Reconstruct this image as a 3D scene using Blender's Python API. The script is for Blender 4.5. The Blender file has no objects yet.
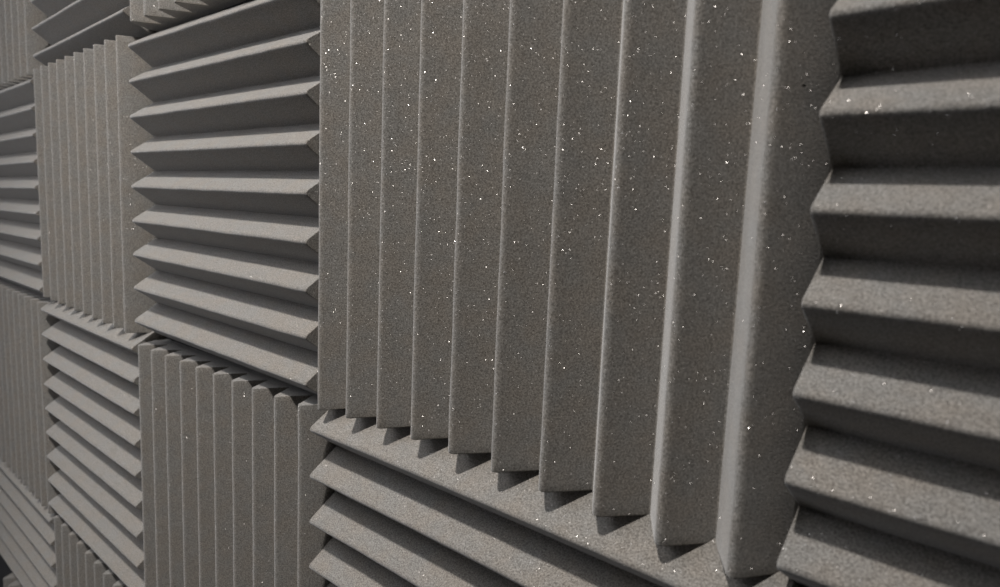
import bpy, bmesh, math, random
from mathutils import Vector, Matrix, noise

# ---------------------------------------------------------------- sizes
S = 0.305            # one foam panel is about a foot wide; all panel units below are in feet
H = 0.9348           # panel height in panel widths
DEP = 0.070          # wedge depth, crest to valley
BASE = 0.036         # solid foam behind the valleys
KTOP, KBOT = 0.9223, -0.0213
scene = bpy.context.scene
col = scene.collection

# ---------------------------------------------------------------- materials
def foam_material(name, tint=1.0):
    m = bpy.data.materials.new(name); m.use_nodes = True
    nt = m.node_tree; N = nt.nodes; Lk = nt.links; N.clear()
    out = N.new('ShaderNodeOutputMaterial')
    tc = N.new('ShaderNodeTexCoord')
    # mottled charcoal foam colour
    n1 = N.new('ShaderNodeTexNoise'); n1.inputs['Scale'].default_value = 1200; n1.inputs['Detail'].default_value = 5
    n2 = N.new('ShaderNodeTexNoise'); n2.inputs['Scale'].default_value = 60; n2.inputs['Detail'].default_value = 3
    Lk.new(tc.outputs['Object'], n1.inputs['Vector']); Lk.new(tc.outputs['Object'], n2.inputs['Vector'])
    mx = N.new('ShaderNodeMix'); mx.data_type = 'RGBA'
    a = (0.120*tint, 0.111*tint, 0.099*tint, 1); b = (0.315*tint, 0.298*tint, 0.275*tint, 1)
    mx.inputs[6].default_value = a; mx.inputs[7].default_value = b
    mr = N.new('ShaderNodeMapRange'); mr.inputs[1].default_value = .32; mr.inputs[2].default_value = .68
    Lk.new(n1.outputs['Fac'], mr.inputs[0]); Lk.new(mr.outputs[0], mx.inputs[0])
    # faint warm / cool drift between cells
    mx2 = N.new('ShaderNodeMix'); mx2.data_type = 'RGBA'; mx2.blend_type = 'MULTIPLY'; mx2.inputs[0].default_value = 1
    cr = N.new('ShaderNodeValToRGB')
    cr.color_ramp.elements[0].position = .35; cr.color_ramp.elements[0].color = (1.02, .985, .94, 1)
    cr.color_ramp.elements[1].position = .65; cr.color_ramp.elements[1].color = (.98, 1.0, 1.01, 1)
    Lk.new(n2.outputs['Fac'], cr.inputs[0]); Lk.new(mx.outputs[2], mx2.inputs[6]); Lk.new(cr.outputs[0], mx2.inputs[7])
    # open-cell grain
    bump = N.new('ShaderNodeBump'); bump.inputs['Strength'].default_value = .25; bump.inputs['Distance'].default_value = .0006
    Lk.new(n1.outputs['Fac'], bump.inputs['Height'])
    dif = N.new('ShaderNodeBsdfPrincipled')
    dif.inputs['Roughness'].default_value = .95
    dif.inputs['Specular IOR Level'].default_value = .1
    dif.inputs['Sheen Weight'].default_value = .42
    dif.inputs['Sheen Roughness'].default_value = .5
    Lk.new(mx2.outputs[2], dif.inputs['Base Color']); Lk.new(bump.outputs[0], dif.inputs['Normal'])
    # tiny cell walls that glint where one happens to face the lamp
    vo = N.new('ShaderNodeTexVoronoi'); vo.inputs['Scale'].default_value = 4300
    Lk.new(tc.outputs['Object'], vo.inputs['Vector'])
    sep = N.new('ShaderNodeSeparateColor'); Lk.new(vo.outputs['Color'], sep.inputs[0])
    gt = N.new('ShaderNodeMath'); gt.operation = 'GREATER_THAN'; gt.inputs[1].default_value = .977
    Lk.new(sep.outputs[0], gt.inputs[0])
    sub = N.new('ShaderNodeVectorMath'); sub.operation = 'SUBTRACT'; sub.inputs[1].default_value = (.5, .5, .5)
    vo2 = N.new('ShaderNodeTexWhiteNoise'); Lk.new(vo.outputs['Position'], vo2.inputs['Vector'])
    Lk.new(vo2.outputs['Color'], sub.inputs[0])
    sc = N.new('ShaderNodeVectorMath'); sc.operation = 'SCALE'; sc.inputs['Scale'].default_value = 2.2
    Lk.new(sub.outputs[0], sc.inputs[0])
    geo = N.new('ShaderNodeNewGeometry')
    ad = N.new('ShaderNodeVectorMath'); ad.operation = 'ADD'; Lk.new(sc.outputs[0], ad.inputs[0]); Lk.new(geo.outputs['Normal'], ad.inputs[1])
    nm = N.new('ShaderNodeVectorMath'); nm.operation = 'NORMALIZE'; Lk.new(ad.outputs[0], nm.inputs[0])
    gl = N.new('ShaderNodeBsdfGlossy'); gl.inputs['Roughness'].default_value = .32; gl.inputs['Color'].default_value = (.42, .40, .38, 1)
    Lk.new(nm.outputs[0], gl.inputs['Normal'])
    ms = N.new('ShaderNodeMixShader')
    Lk.new(gt.outputs[0], ms.inputs[0]); Lk.new(dif.outputs[0], ms.inputs[1]); Lk.new(gl.outputs[0], ms.inputs[2])
    Lk.new(ms.outputs[0], out.inputs[0])
    return m

def plain_material(name, c, rough=.8, scale=40, amt=.12):
    m = bpy.data.materials.new(name); m.use_nodes = True
    nt = m.node_tree; N = nt.nodes; Lk = nt.links
    b = N['Principled BSDF']; b.inputs['Roughness'].default_value = rough; b.inputs['Specular IOR Level'].default_value = .2
    tc = N.new('ShaderNodeTexCoord'); n = N.new('ShaderNodeTexNoise'); n.inputs['Scale'].default_value = scale; n.inputs['Detail'].default_value = 4
    Lk.new(tc.outputs['Object'], n.inputs['Vector'])
    mx = N.new('ShaderNodeMix'); mx.data_type = 'RGBA'
    mx.inputs[6].default_value = (*[v*(1-amt) for v in c], 1); mx.inputs[7].default_value = (*[v*(1+amt) for v in c], 1)
    Lk.new(n.outputs['Fac'], mx.inputs[0]); Lk.new(mx.outputs[2], b.inputs['Base Color'])
    bp = N.new('ShaderNodeBump'); bp.inputs['Strength'].default_value = .2; bp.inputs['Distance'].default_value = .001
    Lk.new(n.outputs['Fac'], bp.inputs['Height']); Lk.new(bp.outputs[0], b.inputs['Normal'])
    return m

FOAM = foam_material('charcoal_foam')
PAINT = plain_material('dark_wall_paint', (.05, .05, .052))

# ---------------------------------------------------------------- foam panels
WARP = {(1, 0): [[-0.0015, 0.0, -0.00075, 0.0, 0.0, 0.00167], [0.00249, -0.01019, -0.00622, -0.00119, -0.00083, 0.0034]], (0, 0): [[-0.0082, 0.00979, 0.0017, 0.00316, -0.00412, -0.00085], [0.0132, 0.01248, 0.0, 0.0, -0.02568, 0.0]], (-1, 0): [[0.01878, -0.01573, 0.0091, -0.01018, -0.00787, -0.00021], [0.00219, -0.00622, 0.00858, -0.0079, -0.00157, -0.00556]], (-1, -1): [[-0.00455, 0.01275, -0.00091, 0.00255, 0.00776, -0.00046], [-0.01371, 0.00313, -0.00274, 0.00063, 0.01176, -0.00137]], (-2, -1): [[-0.02543, 0.00436, 0.03124, -0.002, 0.00218, -0.01579], [-0.01276, 0.00295, 0.03003, -0.00843, 0.00148, -0.00189]], (-2, 0): [[-0.0100, -0.022, 0.0, -0.0, 0.01587, 0.0], [0.0156, -0.01182, -0.01223, 0.01629, -0.0033, -0.00611]], (0, -1): [[0.0066, 0.0, 0.00121, 0.0, 0.0, 0.00108], [-0.0119, 0.01129, 0.0077, 0.00213, -0.00914, 0.00735]], (-3, 0): [[0.0, -0.012, 0, 0, 0, 0], [-0.00832, -0.00166, 0.01637, 0.00327, -0.00083, -0.00285]], (-2, -2): [[-0.00226, -0.00318, -0.00045, -0.00064, 0.00674, -0.00023], [0.00135, -0.0146, 0.00027, -0.00292, -0.0012, 0.00013]], (-1, 1): [[0.00332, 0.01882, 0.0, 0.0, 0.00482, 0.0], [0.01699, 0.00282, 0.0, 0.0, 0.00112, 0.0]], (-2, 1): [[0.038, -0.038, 0, 0, 0, 0], [-0.00648, 0.00984, -0.00468, 0.00011, 0.00492, -0.00051]], (-3, 1): [[-0.00113, -0.00022, 0.0, 0.0, -0.0001, 0.0], [-0.01459, -0.00277, 0.0, 0.0, -0.00132, 0.0]], (-3, -2): [[-0.024, 0.0, 0.0, 0.0, 0.0, 0.0], [0.006, 0.0, -0.002, 0.0, 0.0, 0.0]], (-3, -1): [[0.00751, 0.00326, -0.01221, -0.00195, 0.00228, -0.0061], [-0.01087, -0.00219, 0.00081, 0.00013, -0.00109, 0.00041]]}

def wedge_profile(n):
    """points (a, y) across the panel, a in 0..1, y = depth behind the crests; crests softly rounded"""
    p = 1.0/n; h = p/2; pts = []
    pts.append((0.0035, DEP))
    for i in range(n):
        c = (i+.5)*p
        if i: 
            v = i*p
            pts += [(v-.0012, DEP-.0012*DEP/h), (v+.0012, DEP-.0012*DEP/h)]
        r = .0080 if n > 5 else .0080      # soft crest; its flank ends meet the straight wedge sides
        for k in (-1, -.7, -.35, 0, .35, .7, 1):
            pts.append((c+k*r, r*DEP/h*(.5*k*k)+.0*DEP))
    pts.append((.9965, DEP))
    return pts

HEM = [-0.001, 0.0055, 0.0095, 0.0135, 0.0145, 0.011, 0.0095, 0.0045, -0.0022, -0.0072]   # sagging, slightly bowed lower edge of the big panel

def warp(key, s, t):
    c = WARP.get(key)
    if not c: return 0, 0
    b = (1, s, t, s*t, s*s, t*t)
    dx = sum(x*y for x, y in zip(c[0], b)); dz = sum(x*y for x, y in zip(c[1], b))
    if key == (0, 0):
        q = min(max(s*10-.5, 0), 8.999); i = int(q)
        dz = (HEM[i]*(1-q+i)+HEM[i+1]*(q-i))*(1-t)**1.5
    return dx, dz

def foam_panel(key, upright, label, ridges=None, zspan=None, x_left=0, seed=0):
    c, r = key
    n = 10 if upright else 9
    z0, z1 = (KBOT, KTOP) if c == 1 and r == 0 else (r*H, (r+1)*H)
    nz = n
    if zspan: z0, z1 = zspan
    if ridges: n = ridges
    prof = wedge_profile(n)
    e = .0015
    ts = [(0, .002), (.0008, .0006), (.0022, 0)] + [i/56 for i in range(1, 56)] + [(.9978, 0), (.9992, .0006), (1, .002)]
    if key == (1, 0): ts = [(0, .0034), (.0008, .0016), (.0022, .0005), (.0045, 0)]+ts[3:]
    st = []
    for t in ts:
        t, ins = t if isinstance(t, tuple) else (t, 0)
        st.append((e+(1-2*e)*t, ins))
    cx, cz = (c+.5), (z0+z1)/2
    bm = bmesh.new()
    rows = []
    back = DEP+BASE
    def place(a, y, t):
        if upright: s_, t_ = a, t
        else: s_, t_ = t, a
        dx, dz = warp(key, s_, t_)
        x = c+s_+dx+x_left*(1-s_); z = z0+t_*(z1-z0)+dz
        f = 1-y/DEP*.8 if y < DEP else .2
        w1 = noise.noise(Vector((a*n*1.7+seed*7, t*7+seed, 3.1)))*.0010*f
        w2 = noise.noise(Vector((a*n*1.3, t*26+seed*3, 9.7)))*.0006*f
        if upright: x += w1+w2
        else: z += w1+w2
        y2 = y + noise.noise(Vector((a*n*1.1+5, t*9, seed*1.7)))*.0006*f
        return ((x-cx)*S, (y2-back)*S, (z-cz)*S)
    for (t, ins) in st:
        row = []
        for (a, y) in prof:
            row.append(bm.verts.new(place(a, y+ins*(1-.6*y/DEP), t)))
        for (a, y) in reversed(prof):
            row.append(bm.verts.new(place(a, back, t)))
        rows.append(row)
    m = len(rows[0])
    for i in range(len(rows)-1):
        for j in range(m):
            k = (j+1) % m
            f = bm.faces.new((rows[i][j], rows[i][k], rows[i+1][k], rows[i+1][j]))
            f.smooth = True
    # end caps: a strip of quads from the zigzag edge to the glued side
    for row in (rows[0], rows[-1]):
        for j in range(len(prof)-1):
            bm.faces.new((row[j], row[j+1], row[m-2-j], row[m-1-j]))
    bmesh.ops.remove_doubles(bm, verts=bm.verts, dist=1e-7)
    bmesh.ops.recalc_face_normals(bm, faces=bm.faces)
    for ed in bm.edges:
        if len(ed.link_faces) != 2 or ed.calc_face_angle(0) > math.radians(38): ed.smooth = False
    name = 'acoustic_foam_panel'
    me = bpy.data.meshes.new(name); bm.to_mesh(me); bm.free(); me.materials.append(FOAM)
    o = bpy.data.objects.new(name, me); col.objects.link(o)
    o.location = (cx*S, back*S, cz*S)
    o['label'] = label; o['category'] = 'acoustic panel'
    o['group'] = 'foam panels with upright wedges' if upright else 'foam panels with level wedges'
    return o

big = foam_panel((0, 0), True, 'largest grey foam panel in the middle, upright wedges running from the top edge', seed=1)
foam_panel((1, 0), False, 'dark grey foam panel at the right edge with level wedges, nearest the camera', seed=2)
foam_panel((0, -1), False, 'grey foam panel with level wedges directly below the large upright-wedge panel', seed=3)
foam_panel((-1, 0), False, 'brightly lit foam panel with nine level wedges, immediately left of the large upright-wedge panel', seed=4)
foam_panel((-1, -1), True, 'grey upright-wedge foam panel under the brightly lit level-wedge one, its wedge tops showing', seed=5)
foam_panel((-2, 0), True, 'narrow-looking upright-wedge foam panel in the upper left, its stepped wedge tops showing', seed=6)
foam_panel((-2, -1), False, 'foam panel with nine level wedges slanting down steeply in the lower left', seed=7)
foam_panel((-3, 0), False, 'level-wedge foam panel cut by the left edge at mid height', seed=8)
foam_panel((-3, -1), True, 'dim upright-wedge foam panel cut by the left edge below the middle', seed=9)
foam_panel((-1, 1), True, 'upright-wedge foam panel at the top edge, only its jagged lower wedge ends showing', seed=10)
foam_panel((-2, 1), False, 'level-wedge foam panel at the top left with two rising crests showing', seed=11)
foam_panel((-3, 1), True, 'upright-wedge foam panel in the top left corner', seed=12)
foam_panel((-2, -2), True, 'upright-wedge foam panel at the bottom edge, only its stepped wedge tops showing', seed=13)
foam_panel((-3, -2), False, 'level-wedge foam panel in the bottom left corner', ridges=6, x_left=-.25, zspan=(-H-6*.104, -H), seed=14)
foam_panel((-3, -3), True, 'tiny piece of foam panel under the panel in the bottom left corner', zspan=(-2.55, -H-6*.104-.07), seed=15)
foam_panel((1, -1), True, 'foam panel peeking out below the dark panel at the right edge', zspan=(KBOT-.012-H, KBOT-.012), seed=16)

# a small torn nick in the last wedge of the big panel
def tear(o, p, r, depth, n):
    bm = bmesh.new()
    bmesh.ops.create_cone(bm, cap_ends=True, segments=5, radius1=r, radius2=r*.35, depth=depth)
    bm.transform(Matrix.Diagonal((1, .8, 1, 1)))
    for v in bm.verts: v.co += Vector((noise.noise(v.co*900), noise.noise(v.co*700), 0))*r*.5
    q = Vector(n).to_track_quat('Z', 'Y').to_matrix().to_4x4()
    bm.transform(Matrix.Translation(p) @ q)
    me = bpy.data.meshes.new('nick'); bm.to_mesh(me); bm.free()
    c = bpy.data.objects.new('nick', me); col.objects.link(c)
    md = o.modifiers.new('nick', 'BOOLEAN'); md.operation = 'DIFFERENCE'; md.object = c; md.solver = 'EXACT'
    dg = bpy.context.evaluated_depsgraph_get()
    new = bpy.data.meshes.new_from_object(o.evaluated_get(dg))
    o.modifiers.clear()
    if len(new.polygons) > 1000: o.data = new
    bpy.data.objects.remove(c, do_unlink=True)
tear(big, Vector((.9713*S, .0299*S, .5927*S)), .0058*S, .018*S, (.81, -.58, 0))

# ---------------------------------------------------------------- the wall behind
def wall(name, x0, x1, z0, z1, y0, y1, mat):
    bm = bmesh.new(); bmesh.ops.create_cube(bm, size=1)
    bm.transform(Matrix.Diagonal(((x1-x0), (y1-y0), (z1-z0), 1)))
    me = bpy.data.meshes.new(name); bm.to_mesh(me); bm.free(); me.materials.append(mat)
    o = bpy.data.objects.new(name, me); col.objects.link(o)
    o.location = ((x0+x1)/2, (y0+y1)/2, (z0+z1)/2); o['kind'] = 'structure'
    return o
yw = (DEP+BASE)*S
wall('wall_back', -4.5*S, 3.0*S, -3.2*S, 3.4*S, yw, yw+.1, PAINT)

# ---------------------------------------------------------------- light
def aim(o, target):
    o.rotation_euler = (Vector(target)-o.location).to_track_quat('-Z', 'Y').to_euler()
def spot(name, loc, target, power, size, color, angle, blend):
    l = bpy.data.lights.new(name, 'SPOT'); l.energy = power; l.shadow_soft_size = size; l.color = color
    l.spot_size = math.radians(angle); l.spot_blend = blend
    o = bpy.data.objects.new(name, l); o.location = loc; col.objects.link(o); aim(o, target); return o
def area(name, loc, target, power, sx, sy, color, spread=180):
    l = bpy.data.lights.new(name, 'AREA'); l.energy = power; l.shape = 'RECTANGLE'; l.size = sx; l.size_y = sy; l.color = color; l.spread = math.radians(spread)
    o = bpy.data.objects.new(name, l); o.location = loc; col.objects.link(o); aim(o, target); return o
# ceiling lamp above the panels, plus an added spot and two added soft fills
spot('overhead_spot', (.7*S, -2.2*S, 4.5*S), (-.50*S, 0, 0), 90, .045, (1.0, .96, .925), 66, 1.0)
spot('overhead_spot', (.3*S, -2.0*S, 4.3*S), (-.6*S, 0, .2*S), 12, .045, (1.0, .96, .925), 42, 1.0)  # second spot, added beside the ceiling lamp to balance brightness
area('upper_left_fill', (-2.5*S, -2.5*S, 3.5*S), (-1.0*S, 0, .3*S), 5.6, .8, .8, (.93, .95, 1.0), 140)  # unseen soft fill from upper left, added to lift shaded wedge faces
area('cool_left_fill', (-3.2*S, -2.6*S, 1.0*S), (-1.0*S, 0, .3*S), 2.2, .6, 1.4, (.94, .94, 1.0), 140)  # unseen cool fill, added to brighten the wedge undersides on the left
w = bpy.data.worlds.new('room_light'); scene.world = w; w.use_nodes = True
w.node_tree.nodes['Background'].inputs[0].default_value = (.93, .95, 1.0, 1)
w.node_tree.nodes['Background'].inputs[1].default_value = .004

# ---------------------------------------------------------------- camera
P = [1.23420541, -0.24836609, 0.43427905, 0.72158649, -0.12056055, 0.03933889, 0.6604261]
cam = bpy.data.cameras.new('camera'); co = bpy.data.objects.new('camera', cam); col.objects.link(co)
yaw, pit, rol = P[3:6]
f = Vector((-math.sin(yaw)*math.cos(pit), math.cos(yaw)*math.cos(pit), math.sin(pit)))
r0 = Vector((math.cos(yaw), math.sin(yaw), 0)); u0 = r0.cross(f)
r = math.cos(rol)*r0+math.sin(rol)*u0; u = -math.sin(rol)*r0+math.cos(rol)*u0
M = Matrix(((r.x, u.x, -f.x), (r.y, u.y, -f.y), (r.z, u.z, -f.z))).to_4x4()
M.translation = Vector((P[0], -math.exp(P[1]), P[2]))*S
co.matrix_world = M
cam.sensor_width = 36; cam.lens = 36*P[6]; cam.clip_start = .005; cam.clip_end = 50
cam.dof.use_dof = True; cam.dof.focus_distance = 1.35*S; cam.dof.aperture_fstop = 11
scene.camera = co
vs = scene.view_settings
vs.view_transform = 'Standard'; vs.look = 'None'; vs.exposure = 0; vs.gamma = 1; vs.use_curve_mapping = False
